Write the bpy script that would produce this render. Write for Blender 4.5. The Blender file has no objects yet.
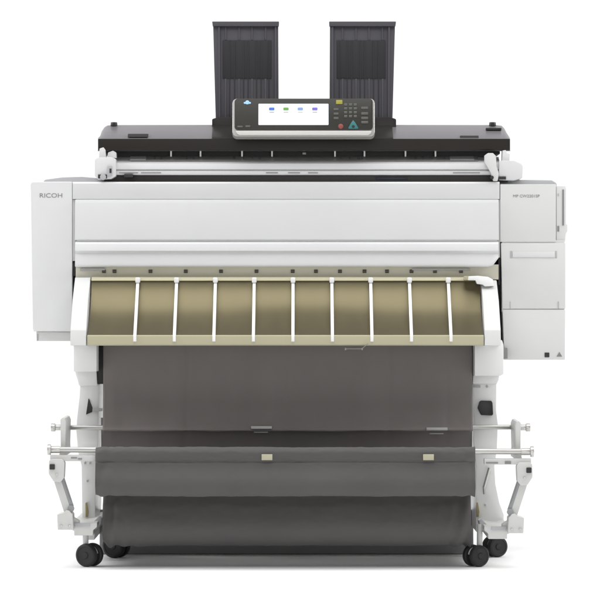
import bpy, bmesh, math, random
from mathutils import Vector, Matrix, noise

random.seed(7)
scene = bpy.context.scene
COL = scene.collection

# ---------------------------------------------------------------- measures
S = 0.0026          # metres per measured unit on the front plane of the printer
D = 9.0             # viewing distance of the studio camera
Z0 = 0.6775         # camera height


def P(u, v, y=0.0):
    k = S * (D + y) / D
    return Vector(((u - 300) * k, y, Z0 + (300 - v) * k))


def X(u, y=0.0):
    return (u - 300) * S * (D + y) / D


def Z(v, y=0.0):
    return Z0 + (300 - v) * S * (D + y) / D


# ---------------------------------------------------------------- materials
def _new(name):
    m = bpy.data.materials.new(name)
    m.use_nodes = True
    nt = m.node_tree
    b = nt.nodes['Principled BSDF']
    return m, nt, b


def plastic(name, col, rough=0.45, grain=900.0, bump=0.04, var=0.04, spec=0.5, metal=0.0, stretch=None):
    """moulded plastic / painted sheet: slight tone variation, fine grain, uneven gloss"""
    m, nt, b = _new(name)
    N, L = nt.nodes, nt.links
    tc = N.new('ShaderNodeTexCoord')
    mp = N.new('ShaderNodeMapping')
    if stretch:
        mp.inputs['Scale'].default_value = stretch
    L.new(tc.outputs['Object'], mp.inputs['Vector'])
    n1 = N.new('ShaderNodeTexNoise')
    n1.inputs['Scale'].default_value = 6.0
    n1.inputs['Detail'].default_value = 5.0
    L.new(mp.outputs['Vector'], n1.inputs['Vector'])
    mix = N.new('ShaderNodeMix')
    mix.data_type = 'RGBA'
    lo = [c * (1 - var) for c in col]
    hi = [min(1, c * (1 + var)) for c in col]
    mix.inputs['A'].default_value = (*lo, 1)
    mix.inputs['B'].default_value = (*hi, 1)
    L.new(n1.outputs['Fac'], mix.inputs['Factor'])
    L.new(mix.outputs['Result'], b.inputs['Base Color'])
    mr = N.new('ShaderNodeMapRange')
    mr.inputs['To Min'].default_value = max(0.02, rough - 0.06)
    mr.inputs['To Max'].default_value = rough + 0.06
    L.new(n1.outputs['Fac'], mr.inputs['Value'])
    L.new(mr.outputs['Result'], b.inputs['Roughness'])
    n2 = N.new('ShaderNodeTexNoise')
    n2.inputs['Scale'].default_value = grain
    L.new(mp.outputs['Vector'], n2.inputs['Vector'])
    bp = N.new('ShaderNodeBump')
    bp.inputs['Strength'].default_value = bump
    bp.inputs['Distance'].default_value = 0.001
    L.new(n2.outputs['Fac'], bp.inputs['Height'])
    L.new(bp.outputs['Normal'], b.inputs['Normal'])
    b.inputs['Specular IOR Level'].default_value = spec
    b.inputs['Metallic'].default_value = metal
    return m


def fabric(name, col, var=0.10):
    m, nt, b = _new(name)
    N, L = nt.nodes, nt.links
    tc = N.new('ShaderNodeTexCoord')
    mp = N.new('ShaderNodeMapping')
    mp.inputs['Scale'].default_value = (1, 1, 0.45)
    L.new(tc.outputs['Object'], mp.inputs['Vector'])
    n1 = N.new('ShaderNodeTexNoise')
    n1.inputs['Scale'].default_value = 9.0
    n1.inputs['Detail'].default_value = 6.0
    L.new(mp.outputs['Vector'], n1.inputs['Vector'])
    mix = N.new('ShaderNodeMix')
    mix.data_type = 'RGBA'
    mix.inputs['A'].default_value = (*[c * (1 - var) for c in col], 1)
    mix.inputs['B'].default_value = (*[c * (1 + var) for c in col], 1)
    L.new(n1.outputs['Fac'], mix.inputs['Factor'])
    w1 = N.new('ShaderNodeTexWave')
    w1.bands_direction = 'X'
    w1.inputs['Scale'].default_value = 220.0
    w1.inputs['Distortion'].default_value = 0.6
    w2 = N.new('ShaderNodeTexWave')
    w2.bands_direction = 'Z'
    w2.inputs['Scale'].default_value = 220.0
    w2.inputs['Distortion'].default_value = 0.6
    L.new(tc.outputs['Object'], w1.inputs['Vector'])
    L.new(tc.outputs['Object'], w2.inputs['Vector'])
    mu = N.new('ShaderNodeMath')
    mu.operation = 'ADD'
    L.new(w1.outputs['Fac'], mu.inputs[0])
    L.new(w2.outputs['Fac'], mu.inputs[1])
    bp = N.new('ShaderNodeBump')
    bp.inputs['Strength'].default_value = 0.15
    bp.inputs['Distance'].default_value = 0.0008
    L.new(mu.outputs['Value'], bp.inputs['Height'])
    L.new(bp.outputs['Normal'], b.inputs['Normal'])
    L.new(mix.outputs['Result'], b.inputs['Base Color'])
    b.inputs['Roughness'].default_value = 0.8
    b.inputs['Specular IOR Level'].default_value = 0.25
    b.inputs['Sheen Weight'].default_value = 0.05
    return m


def glow(name, col, strength):
    m, nt, b = _new(name)
    b.inputs['Base Color'].default_value = (*[c * 0.3 for c in col], 1)
    b.inputs['Roughness'].default_value = 0.15
    b.inputs['Emission Color'].default_value = (*col, 1)
    b.inputs['Emission Strength'].default_value = strength
    return m


M = dict(
    white=plastic('white_plastic', (0.63, 0.63, 0.635), 0.42),
    white2=plastic('white_plastic_front', (0.60, 0.60, 0.605), 0.38),
    white3=plastic('white_plastic_side', (0.605, 0.61, 0.60), 0.42),
    metalwhite=plastic('white_painted_metal', (0.76, 0.765, 0.755), 0.35, bump=0.02),
    armwhite=plastic('arm_painted_metal', (0.54, 0.54, 0.525), 0.35, bump=0.02),
    pale=plastic('pale_trim', (0.82, 0.82, 0.82), 0.35),
    deck=plastic('grey_deck', (0.40, 0.40, 0.41), 0.45),
    dark=plastic('charcoal_plastic', (0.018, 0.016, 0.015), 0.36, bump=0.08, spec=0.35),
    lid=plastic('charcoal_lid', (0.14, 0.133, 0.142), 0.34, bump=0.06),
    lip=plastic('dark_brown_lip', (0.016, 0.013, 0.011), 0.45, spec=0.25),
    black=plastic('black_plastic', (0.012, 0.012, 0.012), 0.42),
    rubber=plastic('black_rubber', (0.016, 0.016, 0.017), 0.6, bump=0.15),
    guide=plastic('smoke_plastic', (0.061, 0.058, 0.068), 0.42, bump=0.06, spec=0.35),
    guide2=plastic('smoke_plastic_deep', (0.022, 0.021, 0.024), 0.5, spec=0.3),
    interior=plastic('interior_black', (0.02, 0.02, 0.02), 0.6),
    silver=plastic('silver_trim', (0.40, 0.395, 0.375), 0.34, metal=0.4),
    chin=plastic('chin_trim', (0.56, 0.555, 0.53), 0.34, metal=0.2),
    steel=plastic('brushed_steel', (0.50, 0.495, 0.475), 0.32, metal=0.7, stretch=(0.05, 1, 1), bump=0.1),
    panel=plastic('panel_face', (0.028, 0.027, 0.023), 0.35, spec=0.35),
    button=plastic('button_grey', (0.075, 0.075, 0.066), 0.4),
    yellow=plastic('button_yellow', (0.30, 0.27, 0.03), 0.4),
    red=plastic('button_red', (0.22, 0.045, 0.035), 0.4),
    teal=plastic('button_teal', (0.02, 0.15, 0.155), 0.4),
    khaki=plastic('khaki_film', (0.162, 0.141, 0.085), 0.36, bump=0.03, var=0.08, spec=0.1, metal=0.8, stretch=(3.0, 0.6, 0.6)),
    khakilip=plastic('khaki_lip', (0.43, 0.405, 0.28), 0.5, spec=0.3),
    slot=plastic('slot_grey_khaki', (0.62, 0.60, 0.50), 0.5),
    midgrey=plastic('mid_grey_metal', (0.26, 0.265, 0.27), 0.4),
    roller=plastic('roller_grey', (0.07, 0.066, 0.06), 0.5),
    brass=plastic('brass_latch', (0.26, 0.215, 0.11), 0.4, metal=0.4),
    ink=plastic('grey_lettering', (0.20, 0.20, 0.20), 0.5),
    tag=plastic('beige_tag', (0.42, 0.40, 0.29), 0.6),
    clip=plastic('grey_clip', (0.42, 0.42, 0.41), 0.35),
    cloth=fabric('charcoal_cloth', (0.195, 0.178, 0.172)),
    pouch=fabric('charcoal_pouch', (0.090, 0.0865, 0.085)),
    screen=glow('screen_white', (0.93, 0.97, 1.0), 1.0),
    icon_blue=glow('icon_blue', (0.10, 0.22, 0.75), 0.8),
    icon_green=glow('icon_green', (0.22, 0.42, 0.12), 0.8),
    icon_sky=glow('icon_sky', (0.28, 0.42, 0.75), 0.8),
    icon_violet=glow('icon_violet', (0.25, 0.20, 0.70), 0.8),
    lamp=glow('indicator_blue', (0.35, 0.60, 1.0), 1.0),
    bluetape=plastic('blue_strip', (0.02, 0.03, 0.06), 0.4),
)

# ---------------------------------------------------------------- mesh tools


def _merge(bm, tmp):
    me = bpy.data.meshes.new('tmp')
    tmp.to_mesh(me)
    tmp.free()
    bm.from_mesh(me)
    bpy.data.meshes.remove(me)


def _bevel(t, w, seg=2, ang=0.5):
    if w <= 0:
        return
    es = [e for e in t.edges if len(e.link_faces) == 2 and e.calc_face_angle(0) > ang]
    bmesh.ops.bevel(t, geom=es, offset=w, segments=seg, profile=0.6, affect='EDGES', clamp_overlap=True)


def prism(bm, poly, y0, y1, bev=0.002, seg=2, lean=None):
    """outline (measured units on the plane y0) pushed straight back to y1"""
    t = bmesh.new()
    f = [t.verts.new(P(u, v, y0)) for u, v in poly]
    b = [t.verts.new(Vector((p.co.x, y1, p.co.z))) for p in f]
    n = len(f)
    t.faces.new(f)
    t.faces.new(list(reversed(b)))
    for i in range(n):
        j = (i + 1) % n
        t.faces.new((f[j], f[i], b[i], b[j]))
    bmesh.ops.recalc_face_normals(t, faces=t.faces)
    _bevel(t, bev, seg)
    if lean:
        zb, a = lean
        for vtx in t.verts:
            vtx.co.y += (vtx.co.z - zb) * a
    _merge(bm, t)


def box(bm, u0, v0, u1, v1, y0, y1, bev=0.002, seg=2, lean=None):
    prism(bm, [(u0, v0), (u1, v0), (u1, v1), (u0, v1)], y0, y1, bev, seg, lean)


def rrect(u0, v0, u1, v1, r, n=5):
    pts = []
    for cx, cy, a0 in ((u1 - r, v0 + r, -90), (u1 - r, v1 - r, 0), (u0 + r, v1 - r, 90), (u0 + r, v0 + r, 180)):
        for i in range(n + 1):
            a = math.radians(a0 + 90 * i / n)
            pts.append((cx + r * math.cos(a), cy + r * math.sin(a)))
    return pts


def disc(u, v, r, n=20):
    return [(u + r * math.cos(2 * math.pi * i / n), v + r * math.sin(2 * math.pi * i / n)) for i in range(n)]


def loft(bm, stations, bev=0.0, seg=2):
    """stations: list of (x, [(y, z), ...]) closed outlines with equal counts"""
    t = bmesh.new()
    rows = [[t.verts.new((x, y, z)) for y, z in prof] for x, prof in stations]
    n = len(rows[0])
    for a, b in zip(rows, rows[1:]):
        for i in range(n):
            j = (i + 1) % n
            t.faces.new((a[i], a[j], b[j], b[i]))
    t.faces.new(list(reversed(rows[0])))
    t.faces.new(rows[-1])
    bmesh.ops.recalc_face_normals(t, faces=t.faces)
    _bevel(t, bev, seg)
    _merge(bm, t)


def sweep(bm, prof, u0, u1, yref=0.0, bev=0.0, seg=2):
    """closed side profile [(y, v)] swept across x"""
    pr = [(y, Z(v, y)) for y, v in prof]
    loft(bm, [(X(u0, yref), pr), (X(u1, yref), pr)], bev, seg)


def tube(bm, a, b, r, seg=20, r2=None, bev=0.0):
    a, b = Vector(a), Vector(b)
    d = b - a
    t = bmesh.new()
    bmesh.ops.create_cone(t, cap_ends=True, segments=seg, radius1=r, radius2=r if r2 is None else r2, depth=d.length)
    _bevel(t, bev)
    q = d.to_track_quat('Z', 'Y').to_matrix().to_4x4()
    bmesh.ops.transform(t, matrix=Matrix.Translation((a + b) / 2) @ q, verts=t.verts)
    _merge(bm, t)


def bar(bm, a, b, w, th, bev=0.0015):
    """flat strip from a to b in the x/z plane: w wide, th deep (y)"""
    a, b = Vector(a), Vector(b)
    d = b - a
    side = Vector((0, 1, 0)).cross(d).normalized() * (w / 2)
    dep = Vector((0, th / 2, 0))
    t = bmesh.new()
    vs = []
    for p in (a, b):
        for sgn in ((-1, -1), (1, -1), (1, 1), (-1, 1)):
            vs.append(t.verts.new(p + side * sgn[0] + dep * sgn[1]))
    t.faces.new(vs[0:4])
    t.faces.new(vs[4:8])
    for i in range(4):
        j = (i + 1) % 4
        t.faces.new((vs[i], vs[j], vs[4 + j], vs[4 + i]))
    bmesh.ops.recalc_face_normals(t, faces=t.faces)
    _bevel(t, bev)
    _merge(bm, t)


def lathe_x(bm, prof, c, seg=32):
    """profile [(x, r)] turned about an axle along x through c"""
    t = bmesh.new()
    rows = []
    for x, r in prof:
        rows.append([t.verts.new((c[0] + x, c[1] + r * math.cos(2 * math.pi * i / seg), c[2] + r * math.sin(2 * math.pi * i / seg))) for i in range(seg)])
    for a, b in zip(rows, rows[1:]):
        for i in range(seg):
            j = (i + 1) % seg
            t.faces.new((a[i], a[j], b[j], b[i]))
    t.faces.new(rows[0])
    t.faces.new(rows[-1])
    bmesh.ops.recalc_face_normals(t, faces=t.faces)
    _merge(bm, t)


def cloth(bm, prof, u0, u1, yref, nx=160, nv=10, disp=None, thick=0.0025):
    """open side profile [(y, v)] as a sagging sheet with thickness"""
    pts = [Vector((y, Z(v, y))) for y, v in prof]
    # Catmull-Rom refine
    fine = []
    for i in range(len(pts) - 1):
        p0, p1, p2, p3 = pts[max(i - 1, 0)], pts[i], pts[i + 1], pts[min(i + 2, len(pts) - 1)]
        for k in range(nv):
            s = k / nv
            fine.append(0.5 * ((2 * p1) + (p2 - p0) * s + (2 * p0 - 5 * p1 + 4 * p2 - p3) * s * s + (3 * p1 - p0 - 3 * p2 + p3) * s ** 3))
    fine.append(pts[-1])
    t = bmesh.new()
    layers = []
    x0, x1 = X(u0, yref), X(u1, yref)
    m = len(fine)
    for side in (0, 1):
        grid = []
        for i in range(nx + 1):
            f = i / nx
            x = x0 + (x1 - x0) * f
            row = []
            for j, q in enumerate(fine):
                a, b = fine[max(j - 1, 0)], fine[min(j + 1, m - 1)]
                tg = (b - a).normalized()
                nr = Vector((-tg.y, tg.x))      # in (y,z)
                d = disp(f, j / (m - 1)) if disp else 0.0
                off = d + (thick if side else 0)
                row.append(t.verts.new((x, q.x + nr.x * off, q.y + nr.y * off)))
            grid.append(row)
        layers.append(grid)
    for L_, flip in ((layers[0], 0), (layers[1], 1)):
        for i in range(nx):
            for j in range(m - 1):
                q = (L_[i][j], L_[i + 1][j], L_[i + 1][j + 1], L_[i][j + 1])
                t.faces.new(q if flip else tuple(reversed(q)))
    A, B = layers
    for i in range(nx):
        for j in (0, m - 1):
            t.faces.new((A[i][j], A[i + 1][j], B[i + 1][j], B[i][j]))
    for j in range(m - 1):
        for i in (0, nx):
            t.faces.new((A[i][j], A[i][j + 1], B[i][j + 1], B[i][j]))
    bmesh.ops.recalc_face_normals(t, faces=t.faces)
    _merge(bm, t)


def obj(name, bm, mat, parent=None, label=None, origin=None, smooth=0.6):
    me = bpy.data.meshes.new(name)
    if origin is not None:
        bmesh.ops.translate(bm, vec=-Vector(origin), verts=bm.verts)
    bm.to_mesh(me)
    bm.free()
    me.polygons.foreach_set('use_smooth', [True] * len(me.polygons))
    me.set_sharp_from_angle(angle=smooth)
    me.materials.append(M[mat] if isinstance(mat, str) else mat)
    o = bpy.data.objects.new(name, me)
    COL.objects.link(o)
    if parent:
        o.parent = parent
    if origin is not None:
        w = Vector(origin)
        if parent and parent.type == 'MESH':
            w = w - parent.location
        o.location = w
    elif parent and parent.type == 'MESH':
        o.location = -parent.location
    if label:
        o['label'] = label
    return o


def part(name, mat, parent, label=None, smooth=0.6):
    """decorator-free helper: returns bm and a finisher"""
    bm = bmesh.new()
    return bm, (lambda: obj(name, bm, mat, parent, label, smooth=smooth))


def lettering(body, centre, height, width, parent, mat='ink', y=-0.0006):
    cu = bpy.data.curves.new('lettering', 'FONT')
    cu.body = body
    cu.align_x = 'CENTER'
    cu.align_y = 'CENTER'
    cu.extrude = 0.0004 / height if False else 0.0
    tmp = bpy.data.objects.new('lettering', cu)
    COL.objects.link(tmp)
    bpy.context.view_layer.update()
    me = bpy.data.meshes.new_from_object(tmp)
    bpy.data.objects.remove(tmp)
    xs = [v.co.x for v in me.vertices]
    ys = [v.co.y for v in me.vertices]
    w, h = max(xs) - min(xs), max(ys) - min(ys)
    cx, cy = (max(xs) + min(xs)) / 2, (max(ys) + min(ys)) / 2
    bm = bmesh.new()
    for v in me.vertices:
        pass
    bm.from_mesh(me)
    bpy.data.meshes.remove(me)
    for v in bm.verts:
        v.co = Vector(((v.co.x - cx) / w * width, 0, (v.co.y - cy) / h * height))
    r = bmesh.ops.extrude_face_region(bm, geom=list(bm.faces))
    for g in r['geom']:
        if isinstance(g, bmesh.types.BMVert):
            g.co.y += 0.0006
    for v in bm.verts:
        v.co += Vector((centre.x, centre.y + y, centre.z))
    bmesh.ops.recalc_face_normals(bm, faces=bm.faces)
    return obj('lettering', bm, mat, parent)


# ---------------------------------------------------------------- setting
def backdrop():
    t = bmesh.new()
    prof = [(-13, 0.0), (-6, 0.0), (-2, 0), (0, 0), (2, 0), (3.2, 0.0)]
    R = 2.2
    for i in range(1, 13):
        a = math.radians(90 * i / 12)
        prof.append((3.2 + R * math.sin(a), R * (1 - math.cos(a))))
    prof.append((3.2 + R, 7.0))
    rows = []
    for y, z in prof:
        rows.append([t.verts.new((x, y, z)) for x in (-9, -3, 0, 3, 9)])
    for a, b in zip(rows, rows[1:]):
        for i in range(4):
            t.faces.new((a[i], a[i + 1], b[i + 1], b[i]))
    bmesh.ops.recalc_face_normals(t, faces=t.faces)
    m = plastic('studio_white', (0.92, 0.92, 0.92), 0.75, bump=0.02, var=0.01, spec=0.15)
    o = obj('backdrop', t, m, smooth=1.0)
    for p in o.data.polygons:
        pass
    o['kind'] = 'structure'
    return o


backdrop()

# ---------------------------------------------------------------- printer
root = bpy.data.objects.new('wide_format_printer', None)
COL.objects.link(root)
root.empty_display_size = 0.2
root['label'] = 'white wide format printer with charcoal scanner lid, khaki output guide and grey catch cloth'
root['category'] = 'printer'

# ---- inner frame (dark core behind the covers)
bm, done = part('inner_frame', 'interior', root)
box(bm, 40, 186, 552, 330, 0.06, 0.46, 0.003)
box(bm, 71, 262, 500, 340, 0.045, 0.3, 0.002)
done()

# ---- document guides standing on the scanner
ZB = Z(128, 0.16)


def doc_guide(m):
    f = (lambda u: u) if not m else (lambda u: 608.2 - u)
    lean = (ZB, 0.10)
    bm = bmesh.new()
    prism(bm, [(f(212.8), 23), (f(278.2), 23), (f(278.8), 131), (f(216), 131)], 0.16, 0.172, 0.0015, lean=lean)
    g = obj('document_guide', bm, 'guide', root)
    bm = bmesh.new()
    prism(bm, [(f(211.8), 20.5), (f(279), 20.5), (f(278.8), 25.5), (f(212.4), 25.5)], 0.150, 0.176, 0.002, lean=lean)
    obj('top_bar', bm, 'guide', g)
    bm = bmesh.new()
    box(bm, f(222.5), 39.5, f(271.5), 78, 0.1572, 0.1598, 0.0006, lean=lean)
    obj('smoked_window', bm, 'guide2', g)
    for u in (218.8, 225.5, 239, 252, 265.5, 275.5):
        w = 0.9
        if 222 < u < 272:
            for v0, v1 in ((25.6, 39.2), (78.3, 131)):
                bm = bmesh.new()
                box(bm, f(u - w), v0, f(u + w), v1, 0.1572, 0.1599, 0.0008, lean=lean)
                obj('stiffening_rib', bm, 'guide', g)
            continue
        bm = bmesh.new()
        prism(bm, [(f(u - w), 25.6), (f(u + w), 25.6), (f(u + w + (0.8 if u < 220 else 0)), 131), (f(u - w + (0.8 if u < 220 else 0)), 131)], 0.1535, 0.1599, 0.0008, lean=lean)
        obj('stiffening_rib', bm, 'guide', g)
    for u in (229.5, 234.5, 243.5, 248, 256.5, 261, 269):
        bm = bmesh.new()
        box(bm, f(u - 0.4), 39.6, f(u + 0.4), 130, 0.1558, 0.1571, 0.0003, lean=lean)
        obj('fine_rib', bm, 'guide2', g)
    bm = bmesh.new()
    prism(bm, [(f(212), 119), (f(218), 117), (f(274), 117), (f(279), 121), (f(280), 133), (f(212), 133)], 0.135, 0.155, 0.003)
    obj('foot_bracket', bm, 'dark', g)


doc_guide(False)
doc_guide(True)

# ---- scanner lid
def lid_prof(top, front):
    return [(0.36, Z(top + 0.4, .36)), (0.17, Z(top, .17)), (0.15, Z(top + 0.6, .15)), (0.045 + front, Z(137.3, .045)),
            (0.030 + front, Z(139.3, .03)), (0.032 + front, Z(150.0, .03)), (0.05, Z(151.2, .05)), (0.36, Z(151.2, .36))]


bm, done = part('scanner_lid', 'lid', root, smooth=0.5)
st = []
for u, tp, fr in ((97.2, 139, .03), (97.8, 135, .016), (99.2, 130.5, .007), (101.5, 127.2, .002), (104.5, 125.4, 0), (109, 125, 0),
                  (300, 124.6, 0), (499, 125, 0), (504.5, 125.6, 0), (507.2, 128, .002), (509.2, 132, .007), (510.4, 136.5, .016), (510.9, 139.5, .03)):
    pr = lid_prof(tp, fr)
    st.append((X(u, 0.03), pr))
loft(bm, st, 0.0)
lid = done()

bm, done = part('lid_lip', 'lip', lid)
sweep(bm, [(0.0235, 138.8), (0.0292, 138.8), (0.0292, 150.6), (0.0245, 150.3), (0.0225, 149)], 98.2, 509.8, 0.03, 0.001)
done()
bm, done = part('centre_plate', 'dark', lid)
sweep(bm, [(0.15, 123.6), (0.038, 136.6), (0.026, 138.7), (0.05, 138.9), (0.155, 126.2)], 212, 393, 0.05, 0.0012)
done()
for u0, u1, v0, v1 in ((128, 148, 133.8, 137.0), (460, 478.5, 135.6, 138.6)):
    bm, done = part('lid_handle', 'lip', lid)
    y = 0.05
    sweep(bm, [(0.038, v1), (0.045, v0), (0.075, v0), (0.075, v1)], u0, u1, y, 0.001)
    done()
for u, w in ((114, 0), (492.5, 1)):
    bm, done = part('lid_knob', 'black', lid)
    tube(bm, P(u, 126.5, 0.15), P(u, 122.2, 0.15), 0.0095, 18, 0.0085, 0.0015)
    if w:
        box(bm, 486, 127.8, 501.5, 130.2, 0.10, 0.13, 0.0015)
    done()
bm, done = part('feed_slot', 'interior', lid)
box(bm, 116, 150.4, 487, 159, 0.075, 0.30, 0.001)
box(bm, 104, 150.6, 500, 154, 0.09, 0.30, 0.001)
done()
for u in (171, 200.5, 242, 272, 335, 364.5, 405.5, 435.5):
    bm, done = part('guide_tab', 'pale', lid)
    box(bm, u - 0.8, 149.8, u + 0.8, 156.6, 0.052, 0.0745, 0.0006)
    done()
bm, done = part('sensor', 'deck', lid)
box(bm, 302.5, 152.5, 306, 154.5, 0.066, 0.0745, 0.0006)
done()

# ---- scanner bed
bm, done = part('scanner_bed', 'white', root)
sweep(bm, [(0.078, 156.8), (0.030, 162.6), (0.022, 163.6), (0.020, 169.2), (0.026, 169.9), (0.026, 170.7), (0.018, 171.2), (0.020, 174.6), (0.03, 175.2), (0.30, 176), (0.30, 157)], 114, 500, 0.02, 0.0007)
bed = done()
bm, done = part('glass_strip', 'silver', bed)
sweep(bm, [(0.073, 156.2), (0.036, 160.7), (0.040, 161.4), (0.078, 156.85)], 130, 478, 0.05, 0.0004)
done()
for u0, u1 in ((130, 146), (450, 474)):
    bm, done = part('edge_guide', 'deck', bed)
    sweep(bm, [(0.068, 156.0), (0.036, 160.0), (0.040, 160.7), (0.072, 156.4)], u0, u1, 0.05, 0.0004)
    done()
rng = random.Random(3)
for u in (154, 160, 186, 192, 233, 243, 252, 258, 340, 349, 357, 361, 414, 422, 430, 444):
    bm, done = part('size_mark', 'ink', bed)
    sweep(bm, [(0.066, 156.55), (0.045, 159.1), (0.046, 159.3), (0.067, 156.8)], u, u + rng.uniform(0.8, 3.5), 0.05, 0.0)
    done()
bm, done = part('bed_shade_strip', 'roller', bed)  # dark strip standing in for the shadow gap below the bed
box(bm, 104, 173.6, 508, 182, 0.05, 0.30, 0.001)
done()
for u0, u1 in ((119, 138), (141, 161), (266, 278), (288, 300), (308, 318), (453, 480)):
    bm, done = part('trim_line', 'ink', bed)
    box(bm, u0, 172.4, u1, 173.2, 0.0172, 0.0186, 0.0002)
    done()
bm, done = part('blue_strip', 'bluetape', bed)
box(bm, 376, 177.2, 408, 179.4, 0.045, 0.0495, 0.0006)
done()
# left end
bm, done = part('end_block', 'white', bed)
prism(bm, [(94.6, 160), (97, 157.6), (111, 157), (116, 159), (116, 176), (111, 179), (98, 179.5), (94.6, 176)], 0.005, 0.28, 0.0025)
prism(bm, [(99.5, 148.5), (103.5, 147.2), (105.5, 150), (106, 158), (98.8, 158)], 0.02, 0.06, 0.0015)
prism(bm, [(108, 152.5), (113, 150.5), (116.2, 152.5), (116.5, 158), (107, 158)], 0.025, 0.07, 0.0012)
done()
bm, done = part('end_hinge', 'deck', bed)
box(bm, 107, 166, 112, 176, -0.002, 0.0046, 0.001)
prism(bm, disc(103, 177, 3.0), -0.004, 0.0046, 0.001)
done()
bm, done = part('end_slot', 'interior', bed)
box(bm, 98, 174.5, 107, 178.5, 0.0025, 0.0048, 0.0004)
done()
bm, done = part('end_slot', 'interior', bed)
box(bm, 124, 174.2, 133, 177.4, 0.014, 0.0499, 0.0004)
done()
bm, done = part('end_slot', 'interior', bed)
box(bm, 109.5, 168.5, 111.5, 173, -0.0036, -0.0021, 0.0003)
done()
# right end
bm, done = part('end_block', 'white', bed)
prism(bm, [(499, 160.5), (514, 160.5), (521, 163.5), (523, 166), (522.5, 178), (514, 180.5), (499, 180)], 0.01, 0.28, 0.0025)
prism(bm, [(502.5, 150.5), (505.8, 150), (507, 153), (510, 154), (509.5, 160.8), (502, 160.8)], 0.02, 0.06, 0.0012)
done()
bm, done = part('end_hinge', 'white3', bed)
prism(bm, [(484.5, 155.5), (488, 153), (493, 153), (496, 156), (496.5, 166), (499, 174), (497.5, 181), (493.5, 181), (490.5, 172), (484.5, 162)], -0.006, 0.015, 0.0015)
done()
bm, done = part('end_slot', 'interior', bed)
prism(bm, disc(492, 177.5, 1.8), -0.009, -0.0062, 0.0003)
done()
bm, done = part('end_slot', 'interior', bed)
box(bm, 499, 176.5, 506, 179.5, 0.0068, 0.0098, 0.0004)
done()

# ---- control panel (tilted back)
PC = P(303.6, 117.4, -0.02)
TILT = math.radians(-14)
cp_bm = bmesh.new()


def pl(u, v, d=0.0):
    """panel-local point: u, v in measured units about the panel centre, d towards the viewer"""
    return Vector(((u - 303.6) * S, -d, (117.4 - v) * S / math.cos(TILT)))


def pprism(bm, poly, d0, d1, bev=0.0008, seg=2):
    t = bmesh.new()
    f = [t.verts.new(pl(u, v, d1)) for u, v in poly]
    b = [t.verts.new(pl(u, v, d0)) for u, v in poly]
    n = len(f)
    t.faces.new(f)
    t.faces.new(list(reversed(b)))
    for i in range(n):
        j = (i + 1) % n
        t.faces.new((f[j], f[i], b[i], b[j]))
    bmesh.ops.recalc_face_normals(t, faces=t.faces)
    _bevel(t, bev, seg)
    _merge(bm, t)


pprism(cp_bm, rrect(232.6, 98.2, 374.6, 136.4, 4.5), -0.03, 0.0, 0.003, 3)
panel = obj('control_panel', cp_bm, 'silver', root)
panel.location = PC
panel.rotation_euler = (TILT, 0, 0)


def psub(name, mat, shapes, label=None):
    bm = bmesh.new()
    for s in shapes:
        pprism(bm, *s)
    me_o = obj(name, bm, mat, None, label)
    me_o.parent = panel
    return me_o


psub('face_plate', 'panel', [(rrect(234.8, 98.6, 372.6, 130.2, 3.2), 0.0, 0.003, 0.001)])
psub('chin_rim', 'chin', [([(236, 131.6), (371.5, 131.6), (370.5, 134.4), (368, 135.8), (239.5, 135.8), (237, 134.4)], 0.0, 0.006, 0.0015)])
psub('screen', 'screen', [(rrect(258.6, 104, 328.4, 125.4, 0.6), 0.003, 0.0036, 0.0)])
for u, mt, lb in ((271.8, 'icon_blue', None), (286, 'icon_green', None), (300.3, 'icon_sky', None), (314.8, 'icon_violet', None)):
    psub('screen_icon', mt, [(rrect(u - 2.7, 107.8, u + 2.7, 110.8, 0.8), 0.0036, 0.0039, 0.0), (rrect(u - 2.4, 112.2, u + 2.4, 112.8, 0.2), 0.0036, 0.0039, 0.0)])
psub('emblem_light', 'lamp', [(disc(247.4, 102.6, 2.0), 0.003, 0.0042, 0.0004), (rrect(243.8, 102.2, 251.0, 104.0, 0.8), 0.003, 0.0037, 0.0002)])
psub('button', 'button', [(rrect(237.5, 126.3, 243, 128, 0.6), 0.003, 0.0044, 0.0004)])
psub('button', 'button', [(rrect(245.5, 125.9, 250.5, 127.8, 0.6), 0.003, 0.0044, 0.0004)])
psub('button', 'yellow', [(rrect(336, 100.2, 342.4, 104.4, 0.6), 0.003, 0.0044, 0.0004)], 'yellow key')
psub('button', 'red', [(disc(340.6, 126.9, 2.6), 0.003, 0.0048, 0.0006)], 'round red stop key')
psub('button', 'teal', [([(353, 120.6), (355.2, 123.2), (358.2, 128.6), (357.4, 129.4), (348.8, 129.4), (348, 128.6), (351, 123.2)], 0.003, 0.0048, 0.0006)], 'teal start key')
psub('start_mark', 'panel', [(disc(353.1, 127.2, 1.5), 0.0048, 0.0051, 0.0)])
for i in range(4):
    for u in (345.6, 350.4, 355.2):
        psub('button', 'button', [(rrect(u - 1.6, 103.6 + i * 3.9, u + 1.6, 106.2 + i * 3.9, 0.5), 0.003, 0.0042, 0.0004)])
for v in (107, 112.6, 117.2, 121.4):
    psub('button', 'button', [(rrect(361, v, 368, v + 2.6, 0.7), 0.003, 0.0042, 0.0004)])
for v in (108.5, 113, 117.5):
    psub('button', 'button', [(rrect(333.5, v, 338.5, v + 2.2, 0.5), 0.003, 0.0042, 0.0004)])
psub('panel_arm', 'dark', [(rrect(262, 120, 345, 134, 2), -0.12, -0.0305, 0.002)])

# ---- rear deck on top of the body
bm, done = part('rear_deck', 'deck', root)
prism(bm, [(42.5, 182.5), (45, 179.6), (62, 177.3), (82, 176.7), (97, 178), (508, 179.5), (552, 180.2), (556.5, 183), (557, 186)], 0.09, 0.5, 0.003)
done()

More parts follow.
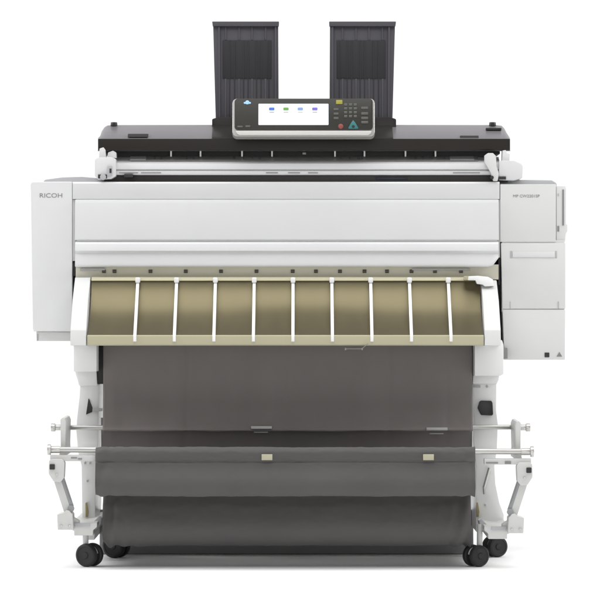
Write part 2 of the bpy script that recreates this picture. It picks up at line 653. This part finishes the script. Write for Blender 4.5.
# ---- left cover
bm, done = part('left_cover', 'white', root)
prism(bm, [(30.4, 184), (31.8, 181.6), (72.2, 181.6), (72.2, 331.5), (33.5, 331.5), (32.6, 329)], 0.0, 0.5, 0.003, 3)
left = done()
bm, done = part('base_plate', 'white3', left)
prism(bm, [(36, 331.7), (73, 331.7), (73.5, 341.2), (36.3, 341.2)], 0.02, 0.45, 0.002)
done()
bm, done = part('base_plate_seam', 'ink', left)
box(bm, 37.4, 333.6, 37.9, 340.6, 0.0188, 0.0198, 0.0)
done()
lettering('RICOH', P(51.0, 195.4, 0), 4.3 * S, 22.5 * S, left)

# ---- top cover and front cover
bm, done = part('top_cover', 'white2', root)
sweep(bm, [(0.004, 181.8), (0.0, 183.5), (0.0, 199.0), (0.006, 199.3), (0.3, 199.3), (0.3, 181.8)], 72.5, 499.6, 0, 0.0008)
done()
bm, done = part('front_cover', 'white2', root)
box(bm, 76, 198, 498, 246, 0.0012, 0.04, 0.0)
box(bm, 77, 236, 497, 246, -0.0105, 0.002, 0.0)
sweep(bm, [(0.004, 199.6), (-0.003, 200.1), (-0.006, 204), (-0.010, 222), (-0.016, 239.3), (-0.013, 240.3), (0.05, 240.4), (0.05, 199.9)], 75.2, 498.6, 0, 0.001)
front = done()
bm, done = part('cover_flap', 'white', front)
fp = [(-0.002, 241.1), (-0.014, 242.0), (-0.020, 243.6), (-0.0245, 250.8), (-0.018, 252.6), (-0.0180, 254.0), (-0.0235, 263.0), (-0.023, 265.6), (-0.020, 266.8), (0.04, 267), (0.04, 241.1)]


def flap_prof(k):
    return [(y, Z(254.0 + (v - 254.0) * k if v > 254 else v, y)) for y, v in fp]


loft(bm, [(X(75.6), flap_prof(1)), (X(488.5), flap_prof(1)), (X(492.5), flap_prof(0.9)), (X(498.2), flap_prof(0.3))], 0.0008)
done()
for u0, u1, v0, v1 in ((72.8, 75.0, 262, 276), (498.4, 500.1, 258, 285)):
    bm, done = part('cover_gap', 'interior', front)
    box(bm, u0, v0, u1, v1, 0.010, 0.044, 0.0006)
    done()
for u0, u1 in ((72.6, 75.4), (498.3, 500.0)):
    bm, done = part('cover_jamb', 'white2', front)
    box(bm, u0, 199.6, u1, 261 if u0 < 100 else 257.5, 0.007, 0.044, 0.0)
    done()

# ---- right covers
bm, done = part('right_cover', 'white3', root)
prism(bm, [(500.2, 184.2), (556, 184.2), (556, 242), (500.2, 242)], 0.0, 0.5, 0.002)
rc = done()
bm, done = part('door_jamb', 'white3', rc)
box(bm, 502, 240, 564.5, 312, 0.0025, 0.4, 0.0)
done()
bm, done = part('side_latch', 'white3', rc)
prism(bm, [(556.3, 186), (565.4, 186), (566.2, 189), (566.2, 224), (567.6, 225), (567.6, 231), (566, 233.5), (565, 242), (556.3, 242)], 0.006, 0.48, 0.0015)
done()
bm, done = part('latch_slot', 'ink', rc)
box(bm, 562.3, 189.5, 564.1, 225.4, 0.0042, 0.0058, 0.0004)
done()
bm, done = part('latch_slot', 'ink', rc)
box(bm, 557.3, 226, 559.2, 231.5, 0.0042, 0.0058, 0.0004)
done()
bm, done = part('latch_mark', 'deck', rc)
box(bm, 557.6, 193.5, 559, 196, 0.0050, 0.0058, 0.0003)
done()
lettering('MP CW2201SP', P(526.4, 196.0, 0), 2.7 * S, 26.5 * S, rc)
bm, done = part('upper_door', 'white3', root)
prism(bm, [(501, 243.0), (565.4, 243.0), (565.4, 308.8), (502.5, 308.8)], -0.002, 0.48, 0.0018)
ud = done()
bm, done = part('label_plate', 'white', ud)
box(bm, 512.5, 251.6, 555, 257.2, -0.004, -0.0022, 0.0006)
done()
bm, done = part('label_recess', 'deck', ud)
box(bm, 510.0, 250.9, 512.3, 258, -0.0029, -0.0021, 0.0002)
done()
bm, done = part('label_recess', 'deck', ud)
box(bm, 555.2, 250.9, 557, 258, -0.0029, -0.0021, 0.0002)
done()
bm, done = part('finger_notch', 'deck', ud)
box(bm, 509.6, 301.5, 510.6, 308.6, -0.003, -0.0021, 0.0)
done()
bm, done = part('finger_notch', 'deck', ud)
box(bm, 557.8, 301.5, 559, 308.6, -0.003, -0.0021, 0.0)
done()
bm, done = part('lower_door', 'white3', root)
prism(bm, [(502.6, 309.6), (565.3, 309.6), (565.0, 359.8), (504.5, 359.8)], -0.002, 0.48, 0.0018)
ld = done()
bm, done = part('printed_symbol', 'black', ld)
prism(bm, rrect(544.6, 352.6, 549.4, 357.3, 0.6), -0.0034, -0.0021, 0.0003)
done()
bm, done = part('printed_symbol', 'ink', ld)
prism(bm, [(559.4, 351.8), (562.2, 356.6), (556.6, 356.6)], -0.0030, -0.0021, 0.0002)
done()

# ---- slot strip under the cover
bm, done = part('exit_slot', 'slot', root)
box(bm, 75.6, 264.5, 498.6, 279.5, 0.004, 0.044, 0.001)
slot = done()
for u in (104, 114.5, 150.5, 185.8, 221, 256.5, 292.7, 316, 340, 364.5, 387, 411.5, 435, 461):
    bm, done = part('pinch_roller', 'roller', slot)
    tube(bm, P(u - 1.9, 271.3, 0.0025), P(u + 1.9, 271.3, 0.0025), 0.0044, 14, None, 0.0008)
    done()
for u0, u1 in ((80, 105), (412, 470)):
    bm, done = part('slot_bar', 'deck', slot)
    box(bm, u0, 268.3, u1, 270.6, -0.001, 0.0038, 0.0006)
    done()

# ---- output guide (convex khaki sheet) with white ribs
Y_TOP, Y_BOT = -0.03, -0.20


def tray_curve(n=24, off=0.0, v0=279.6, v1=335.5, straight=False):
    out = []
    for i in range(n + 1):
        t = i / n
        y = Y_TOP + (Y_BOT - Y_TOP) * (t if straight else 0.25 * t + 0.75 * t ** 2.4)
        out.append((y - off, v0 + (v1 - v0) * t))
    return out


cv = tray_curve()
bm, done = part('output_guide', 'khaki', root)
prof = cv + [(y + 0.006, v + 1.4) for y, v in reversed(cv)]
sweep(bm, prof, 87.6, 483.2, Y_BOT, 0.0)
guide = done()
bm, done = part('guide_lip', 'khakilip', guide)
sweep(bm, [(-0.203, 335.0), (-0.206, 335.8), (-0.206, 344.6), (-0.202, 345.6), (-0.185, 345.6), (-0.19, 336.2)], 87.4, 483.6, Y_BOT, 0.001)
done()
bm, done = part('guide_head', 'khakilip', guide)
sweep(bm, [(-0.020, 277.0), (-0.030, 277.8), (-0.037, 280.6), (-0.03, 281.2), (0.02, 279)], 92, 474, -0.01, 0.0008)
done()
# a rib, then copies
c2 = tray_curve(18, 0.009, 279.0, 335.5, True)
c2 = c2 + [(-0.2095, 336.5), (-0.210, 341.6)]
inner = [(y + 0.0088, v) for y, v in reversed(c2)]
inner[0] = (-0.2065, 341.6)
inner[1] = (-0.2065, 336.2)
bm = bmesh.new()
ux = 293.0
sweep(bm, c2 + inner, ux - 1.55, ux + 1.55, -0.1, 0.0012)
box(bm, ux - 2.4, 277.4, ux + 2.4, 282.8, -0.056, -0.030, 0.003)
rib0 = obj('guide_rib', bm, 'pale', guide, origin=P(293, 280, -0.1))
base = rib0.location.x
step = 38.7 * S * (D - 0.02) / D
for i in range(-4, 5):
    if i == 0:
        continue
    r = rib0.copy()
    COL.objects.link(r)
    r.parent = guide
    r.location.x = base + i * step
# side cheeks of the guide
bm, done = part('side_bracket', 'white3', guide)
sweep(bm, [(0.02, 277.5), (-0.02, 277.5), (-0.12, 300), (-0.20, 330), (-0.21, 345.5), (-0.12, 346), (0.02, 345)], 71.5, 87.2, -0.16, 0.002)
done()
bm, done = part('side_bracket', 'white3', guide)
sweep(bm, [(0.02, 280.0), (-0.02, 280.5), (-0.12, 301), (-0.20, 330), (-0.21, 345.5), (-0.12, 346), (0.02, 345)], 483.9, 500, -0.17, 0.002)
done()
bm, done = part('guide_latch', 'pale', guide)
prism(bm, [(468.5, 276.2), (478, 275.8), (488, 276.8), (493, 279.5), (494, 286), (485, 286.6), (482.5, 284.6), (477, 284.0), (475.5, 280.4), (468, 280.2)], -0.066, -0.03, 0.0015)
done()
bm, done = part('latch_tip', 'khakilip', guide)
box(bm, 464.2, 276.0, 468.8, 280.2, -0.062, -0.034, 0.001)
done()
bm, done = part('wire_hook', 'ink', guide)
for a, b in (((345.5, 348.9), (362, 348.9)), ((362, 348.9), (365.4, 345.8)), ((365.4, 345.8), (368, 343.6))):
    tube(bm, P(*a, -0.21), P(*b, -0.21), 0.0008, 8)
for u in (345.5, 362.2):
    tube(bm, P(u, 347.9, -0.21), P(u, 350.1, -0.21), 0.0019, 10)
done()

# ---- legs
bm, done = part('leg', 'metalwhite', root)
box(bm, 73.4, 340, 96.8, 371.8, -0.12, 0.30, 0.0025)
prism(bm, [(74.6, 371.2), (96.6, 371.2), (97.4, 386), (79, 386), (77, 379)], -0.035, 0.28, 0.003)
prism(bm, [(80, 384), (99.5, 384), (99.0, 400), (98, 440), (96, 470), (94.5, 540), (83, 540), (82, 520), (81.5, 466), (78, 452), (76, 430), (77, 418), (79.4, 396)], -0.02, 0.26, 0.0022)
legl = done()
bm, done = part('leg_recess', 'black', legl)
prism(bm, [(88.4, 398.5), (89.4, 399.5), (92.6, 408), (92.2, 412), (86, 414.6)], -0.0226, -0.0203, 0.0003)
done()
bm, done = part('bracket_edge', 'deck', legl)
box(bm, 92.4, 408.4, 102, 411.2, -0.06, -0.0229, 0.0006)
done()
bm, done = part('screw', 'deck', legl)
for u, v in ((87.3, 481.0), (90, 463), (85, 463)):
    prism(bm, disc(u, v, 1.1, 12), -0.0235, -0.0203, 0.0004)
done()
bm, done = part('latch', 'brass', legl)
prism(bm, [(85.4, 503), (87, 502.6), (88.4, 512), (87.8, 517), (85.6, 517)], -0.03, -0.0204, 0.0006)
done()
bm, done = part('dark_gap', 'interior', legl)
box(bm, 97.0, 345.5, 105, 384, -0.03, 0.05, 0.001)
done()

bm, done = part('leg', 'metalwhite', root)
prism(bm, [(474.6, 340), (502, 340), (503.6, 345), (503.6, 374), (500, 376), (474.6, 376)], -0.12, 0.30, 0.0025)
prism(bm, [(473, 375), (499.5, 375), (498.8, 380), (497, 384), (472.6, 384)], -0.035, 0.28, 0.003)
prism(bm, [(472.4, 383), (496.6, 383), (496.2, 410), (498, 424), (497, 450), (494.5, 466), (495.5, 484), (499.5, 503), (504, 515), (504, 532), (476, 532), (476, 466), (473.5, 440)], -0.02, 0.26, 0.0022)
legr = done()
bm, done = part('leg_handle', 'black', legr)
prism(bm, [(479.6, 401.6), (481, 400.6), (491.6, 400.9), (492.6, 403), (493.2, 414.4), (492, 415.6), (481, 415), (479, 411), (477.6, 408)], -0.034, -0.0203, 0.0022)
done()
bm, done = part('leg_slot', 'deck', legr)
box(bm, 473.4, 385.2, 480.5, 387.6, -0.0225, -0.0203, 0.0004)
prism(bm, disc(487, 386.4, 1.2, 12), -0.0228, -0.0203, 0.0003)
done()
bm, done = part('under_bracket', 'ink', legr)
box(bm, 502.8, 348, 507.6, 358.6, -0.03, 0.1, 0.001)
done()
bm, done = part('dark_gap', 'interior', legr)
box(bm, 467, 345.5, 474.4, 384, -0.03, 0.05, 0.001)
done()
bm, done = part('tension_spring', 'steel', legr)
tube(bm, P(489.5, 468, -0.028), P(484, 488, -0.028), 0.004, 12)
tube(bm, P(484, 488, -0.028), P(484.5, 494, -0.028), 0.003, 12)
done()
bm, done = part('latch', 'brass', legr)
prism(bm, [(476.4, 503), (478, 502.6), (479.4, 512), (478.8, 517), (476.6, 517)], -0.03, -0.0204, 0.0006)
done()
bm, done = part('screw', 'deck', legr)
prism(bm, disc(485.3, 505.0, 1.1, 12), -0.0235, -0.0203, 0.0004)
done()

# ---- catch cloth
def nz(x, y, z=0):
    return noise.noise(Vector((x, y, z)))


def sheet_disp(f, g):
    d = 0.0028 * nz(f * 6, g * 1.2, 3) + 0.0013 * nz(f * 22, g * 2.0, 9) + 0.0006 * nz(f * 50, g * 10, 5)
    for c, w_, a in ((0.228, 0.006, 0.0022), (0.50, 0.004, 0.0009), (0.775, 0.006, 0.0020), (0.93, 0.005, 0.0012)):
        d += a * math.exp(-((f - c - 0.003 * nz(g * 3, c)) / w_) ** 2) * (1.0 - 0.5 * g)
    return d


bm, done = part('cloth_sheet', 'cloth', root, smooth=3.2)
cloth(bm, [(-0.060, 343.5), (-0.062, 372), (-0.066, 400), (-0.075, 424), (-0.083, 429.5), (-0.080, 431.2), (-0.070, 430.5)], 103, 472.6, -0.066, 170, 8, sheet_disp)
sheet = done()
for u0, u1, v in ((251, 272, 427.6), (426.5, 447.5, 429.0)):
    bm, done = part('hem_clip', 'clip', sheet)
    box(bm, u0, v - 1.4, u1, v + 1.4, -0.096, -0.080, 0.0012)
    done()
    bm, done = part('clip_foot', 'deck', sheet)
    box(bm, u0 + 3, v + 4.0, u1 - 4, v + 5.2, -0.075, -0.062, 0.0008)
    done()


def pouch_disp(f, g):
    e = min(f, 1 - f)
    pk = math.exp(-e * 14)
    d = 0.0022 * nz(f * 6, g * 3, 1) + 0.0009 * nz(f * 20, g * 6, 4) + 0.0009 * nz(f * 55, g * 22, 8)
    tuck = math.exp(-e * 30) * 0.004 * math.sin(f * 160 + g * 9) * (0.4 + 0.6 * g)
    return d + pk * 0.003 * nz(f * 34, g * 10, 2) + tuck


bm, done = part('catch_pouch', 'pouch', root, smooth=3.2)
# over the front rod, down the front, tucked under, then the lower pouch and up the back
cloth(bm, [(-0.275, 451), (-0.290, 447.2), (-0.303, 448.2), (-0.311, 452), (-0.310, 458), (-0.3085, 460.6), (-0.3068, 461.9), (-0.3090, 463.4), (-0.311, 468), (-0.322, 480), (-0.320, 489), (-0.304, 495.6), (-0.268, 494.4), (-0.205, 488)],
      95.5, 475.2, -0.305, 170, 8, pouch_disp)
pouch = done()
bm, done = part('lower_pouch', 'pouch', root, smooth=3.2)
cloth(bm, [(-0.225, 484), (-0.226, 496), (-0.242, 508), (-0.256, 522), (-0.256, 533), (-0.238, 541.8), (-0.19, 545.4), (-0.10, 544), (-0.02, 530), (0.0, 492)],
      102.6, 471.2, -0.25, 170, 8, lambda f, g: pouch_disp(f, g + 2.3))
lower = done()
bm, done = part('inner_cloth', 'cloth', root, smooth=3.2)
cloth(bm, [(-0.030, 418), (-0.006, 450), (0.0, 489)], 101, 472.2, -0.02, 120, 8, sheet_disp)
done()
bm, done = part('backlight_blocker', 'midgrey', root)  # added beam, blocks backlight so the floor under the pouch stays dark
box(bm, 99.5, 510, 473.5, 554.2, 0.215, 0.25, 0.003)
done()
for u in (267, 428.5):
    bm, done = part('hem_tag', 'tag', pouch)
    box(bm, u - 5.4, 454.2, u + 5.4, 460.2, -0.3155, -0.3125, 0.0008)
    done()

# ---- rods
bm, done = part('rear_rod', 'steel', root)
tube(bm, P(51, 427.6, -0.066), P(523, 427.2, -0.066), 0.0064, 20, None, 0.001)
done()
bm, done = part('front_rod', 'steel', root)
tube(bm, P(48, 449.6, -0.288), P(532, 451.6, -0.288), 0.0072, 20, None, 0.001)
done()

# ---- arms that carry the rods


def arm(m):
    if not m:
        f = lambda u: u
        dv = 0.0
    else:
        f = lambda u: 581.2 - u
        dv = 3.4
    q = lambda pts: [(f(u), v + dv) for u, v in pts]
    bm = bmesh.new()
    # pivot body and cross bar
    prism(bm, q([(48.8, 461), (51, 459), (62, 459), (64.6, 463), (64, 478), (60.5, 482.5), (53.5, 481.5), (48.6, 474)]), -0.31, -0.265, 0.003)
    prism(bm, q([(50, 455.2), (97, 455.2), (97, 461.2), (50, 461.2)]), -0.30, -0.272, 0.002)
    a = obj('basket_arm', bm, 'armwhite', root)
    bm = bmesh.new()
    prism(bm, q([(60.4, 419.5), (62.2, 417.6), (64.6, 418.4), (66, 422), (65.4, 446), (66, 456), (59, 456), (60.6, 446)]), -0.26, -0.07, 0.002)
    obj('rod_post', bm, 'armwhite', a)
    bm = bmesh.new()
    tube(bm, P(f(51), 427.5, -0.066), P(f(55.5), 427.5, -0.066), 0.0105, 20, None, 0.002)
    tube(bm, P(f(55.5), 427.5, -0.066), P(f(61), 427.5, -0.066), 0.0075, 20, None, 0.001)
    obj('end_knob', bm, 'steel', a)
    bm = bmesh.new()
    tube(bm, P(f(47.4), 449.6 + 2 * (dv > 0), -0.288), P(f(51), 449.6 + 2 * (dv > 0), -0.288), 0.0135, 24, None, 0.002)
    tube(bm, P(f(51.2), 449.6 + 2 * (dv > 0), -0.288), P(f(60), 449.6 + 2 * (dv > 0), -0.288), 0.0088, 24, None, 0.001)
    obj('end_cap', bm, 'steel', a)
    bm = bmesh.new()
    prism(bm, q(rrect(49.6, 464.2, 54.8, 469.6, 0.8)), -0.3145, -0.3103, 0.0006)
    obj('square_plug', bm, 'interior', a)
    bm = bmesh.new()
    if m:
        box(bm, 505, 461.2, 511, 464, -0.303, -0.3003, 0.0004)
        box(bm, 486, 462.2, 498, 463.6, -0.302, -0.3003, 0.0004)
    else:
        box(bm, 71, 457.2, 77, 458.5, -0.302, -0.3003, 0.0004)
        box(bm, 78, 458.3, 82, 459.6, -0.302, -0.3003, 0.0004)
    obj('bar_marking', bm, 'ink', a)
    # strut: a pale front strip beside a darker one
    bm = bmesh.new()
    bar(bm, P(f(56.5), 476 + dv, -0.285), P(f(68.2), 512 + dv, -0.285), 0.019, 0.02)
    obj('strut', bm, 'armwhite', a)
    bm = bmesh.new()
    bar(bm, P(f(62.2), 478 + dv, -0.287), P(f(71.8), 507 + dv, -0.287), 0.0105, 0.016)
    tube(bm, P(f(71), 508.5 + dv, -0.30), P(f(71), 508.5 + dv, -0.27), 0.0085, 18, None, 0.001)
    obj('strut_spring', bm, 'midgrey', a)
    bm = bmesh.new()
    bar(bm, P(f(64.9), 481 + dv, -0.2965), P(f(71.0), 499.5 + dv, -0.2965), 0.003, 0.002, 0.0004)
    obj('strut_groove', bm, 'ink', a)
    # foot
    bm = bmesh.new()
    prism(bm, q([(57, 514.5), (63, 513), (66, 510.5), (69, 510.5), (72.6, 514.5), (73.2, 530), (57.6, 530)]), -0.31, -0.24, 0.002)
    obj('foot_block', bm, 'armwhite', a)
    bm = bmesh.new()
    prism(bm, q([(72, 522), (80, 524.6), (97, 522.5), (97, 527), (93, 530.5), (93, 535.6), (74, 535.6), (74, 530.8), (72, 530.4)]), -0.27, 0.22, 0.002)
    prism(bm, q([(72.8, 517), (79, 521), (79, 525), (72.8, 524)]), -0.265, -0.23, 0.001)
    obj('foot_beam', bm, 'armwhite', a)
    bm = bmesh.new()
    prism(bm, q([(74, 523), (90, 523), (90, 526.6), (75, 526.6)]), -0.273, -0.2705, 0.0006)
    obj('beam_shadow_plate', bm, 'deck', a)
    bm = bmesh.new()
    prism(bm, q([(91.5, 524), (99, 516), (102, 518), (101, 524), (95, 531), (91.5, 531)]), -0.20, -0.12, 0.0015)
    obj('brace', bm, 'deck', a)
    for u, v in ((61, 526), (69.5, 526), (56.6, 474.6)):
        bm = bmesh.new()
        tube(bm, P(f(u), v + dv, -0.3145), P(f(u), v + dv, -0.309), 0.0032, 14, None, 0.0006)
        obj('bolt', bm, 'steel', a)
    return a


arm(False)
arm(True)

# ---- casters


def caster(name_u, v, y, rpx, yaw):
    c = P(name_u, v, y)
    r = c.z                       # rolls on the floor
    bm = bmesh.new()
    # fork: plate, stem and hood over the two wheels
    tube(bm, (0, 0.012, r + 0.020), (0, 0.012, r + 0.080), 0.0075, 14)
    t = bmesh.new()
    n = 14
    rows = []
    for sx in (-0.0065, 0.0065):
        rows.append([t.verts.new((sx, (r * 0.72) * math.cos(a), r + (r * 0.78) * math.sin(a))) for a in [math.radians(20 + 150 * i / n) for i in range(n + 1)]] + [t.verts.new((sx, 0.0, r - 0.004))])
    for i in range(n + 2):
        j = (i + 1) % (n + 2)
        t.faces.new((rows[0][i], rows[0][j], rows[1][j], rows[1][i]))
    t.faces.new(rows[0])
    t.faces.new(list(reversed(rows[1])))
    bmesh.ops.recalc_face_normals(t, faces=t.faces)
    _merge(bm, t)
    o = obj('caster', bm, 'white3', root)
    o.location = (c.x, c.y, 0)
    o.rotation_euler = (0, 0, math.radians(yaw))
    for sx in (-1, 1):
        bm = bmesh.new()
        x0 = sx * 0.0075
        x1 = sx * 0.0245
        m_ = (x0 + x1) / 2
        pr = [(x0, r * 0.5), (x0, r * 0.9), (x0 + sx * 0.002, r * 0.98), (m_, r), (x1 - sx * 0.004, r * 0.97), (x1 - sx * 0.001, r * 0.88), (x1, r * 0.74), (x1 - sx * 0.0015, r * 0.70), (x1 - sx * 0.003, r * 0.3), (x1 - sx * 0.001, r * 0.25), (x1 - sx * 0.001, r * 0.02)]
        lathe_x(bm, pr, (0, 0, r), 36)
        w = obj('wheel', bm, 'rubber', None)
        w.parent = o
    return o


caster(89.6, 554.8, -0.20, 11, 62)
caster(475.8, 555.6, -0.20, 11, -58)
caster(116.5, 545.6, 0.10, 10.4, 66)
caster(494.8, 546.2, 0.13, 10, -66)

# ---------------------------------------------------------------- light
w = bpy.data.worlds.new('World')
scene.world = w
w.use_nodes = True
bg = w.node_tree.nodes['Background']
bg.inputs['Color'].default_value = (1.0, 1.0, 1.0, 1)
bg.inputs['Strength'].default_value = 0.18


def area(name, loc, aim, sx, sy, power, col=(1, 1, 1)):
    li = bpy.data.lights.new(name, 'AREA')
    li.shape = 'RECTANGLE'
    li.size, li.size_y = sx, sy
    li.energy = power
    li.color = col
    o = bpy.data.objects.new(name, li)
    COL.objects.link(o)
    o.location = loc
    o.rotation_euler = (Vector(aim) - Vector(loc)).to_track_quat('-Z', 'Y').to_euler()
    return o


area('softbox_overhead', (0, -1.3, 4.2), (0, -0.9, 0), 5.5, 4.0, 225)
area('softbox_front', (-1.2, -6.0, 3.2), (0, 0, 0.6), 3.0, 2.0, 30)
area('softbox_front_low', (0.8, -7.5, 1.4), (0, 0, 0.5), 3.5, 1.6, 60)
area('floor_fill_side', (-3.2, -0.4, 2.2), (-0.95, -0.15, 0), 1.2, 1.2, 62)  # added fill pair, washes out floor shadow at the printer's sides
area('floor_fill_side', (3.2, -0.4, 2.2), (0.95, -0.15, 0), 1.2, 1.2, 62)  # second added fill, other side
area('backdrop_lamp', (-3.6, 2.2, 3.8), (-0.8, 5.2, 1.4), 2.5, 1.2, 100)
area('backdrop_lamp', (3.6, 2.2, 3.8), (0.8, 5.2, 1.4), 2.5, 1.2, 100)

# ---------------------------------------------------------------- camera
cam = bpy.data.cameras.new('camera')
cam.sensor_width = 36
cam.lens = 36 * D / (600 * S)
cam.clip_end = 200
co = bpy.data.objects.new('camera', cam)
COL.objects.link(co)
co.location = (0, -D, Z0)
co.rotation_euler = (math.radians(90), 0, 0)
scene.camera = co

scene.render.engine = 'CYCLES'
scene.view_settings.view_transform = 'Standard'
scene.view_settings.look = 'None'
scene.view_settings.exposure = -0.14
scene.view_settings.gamma = 1
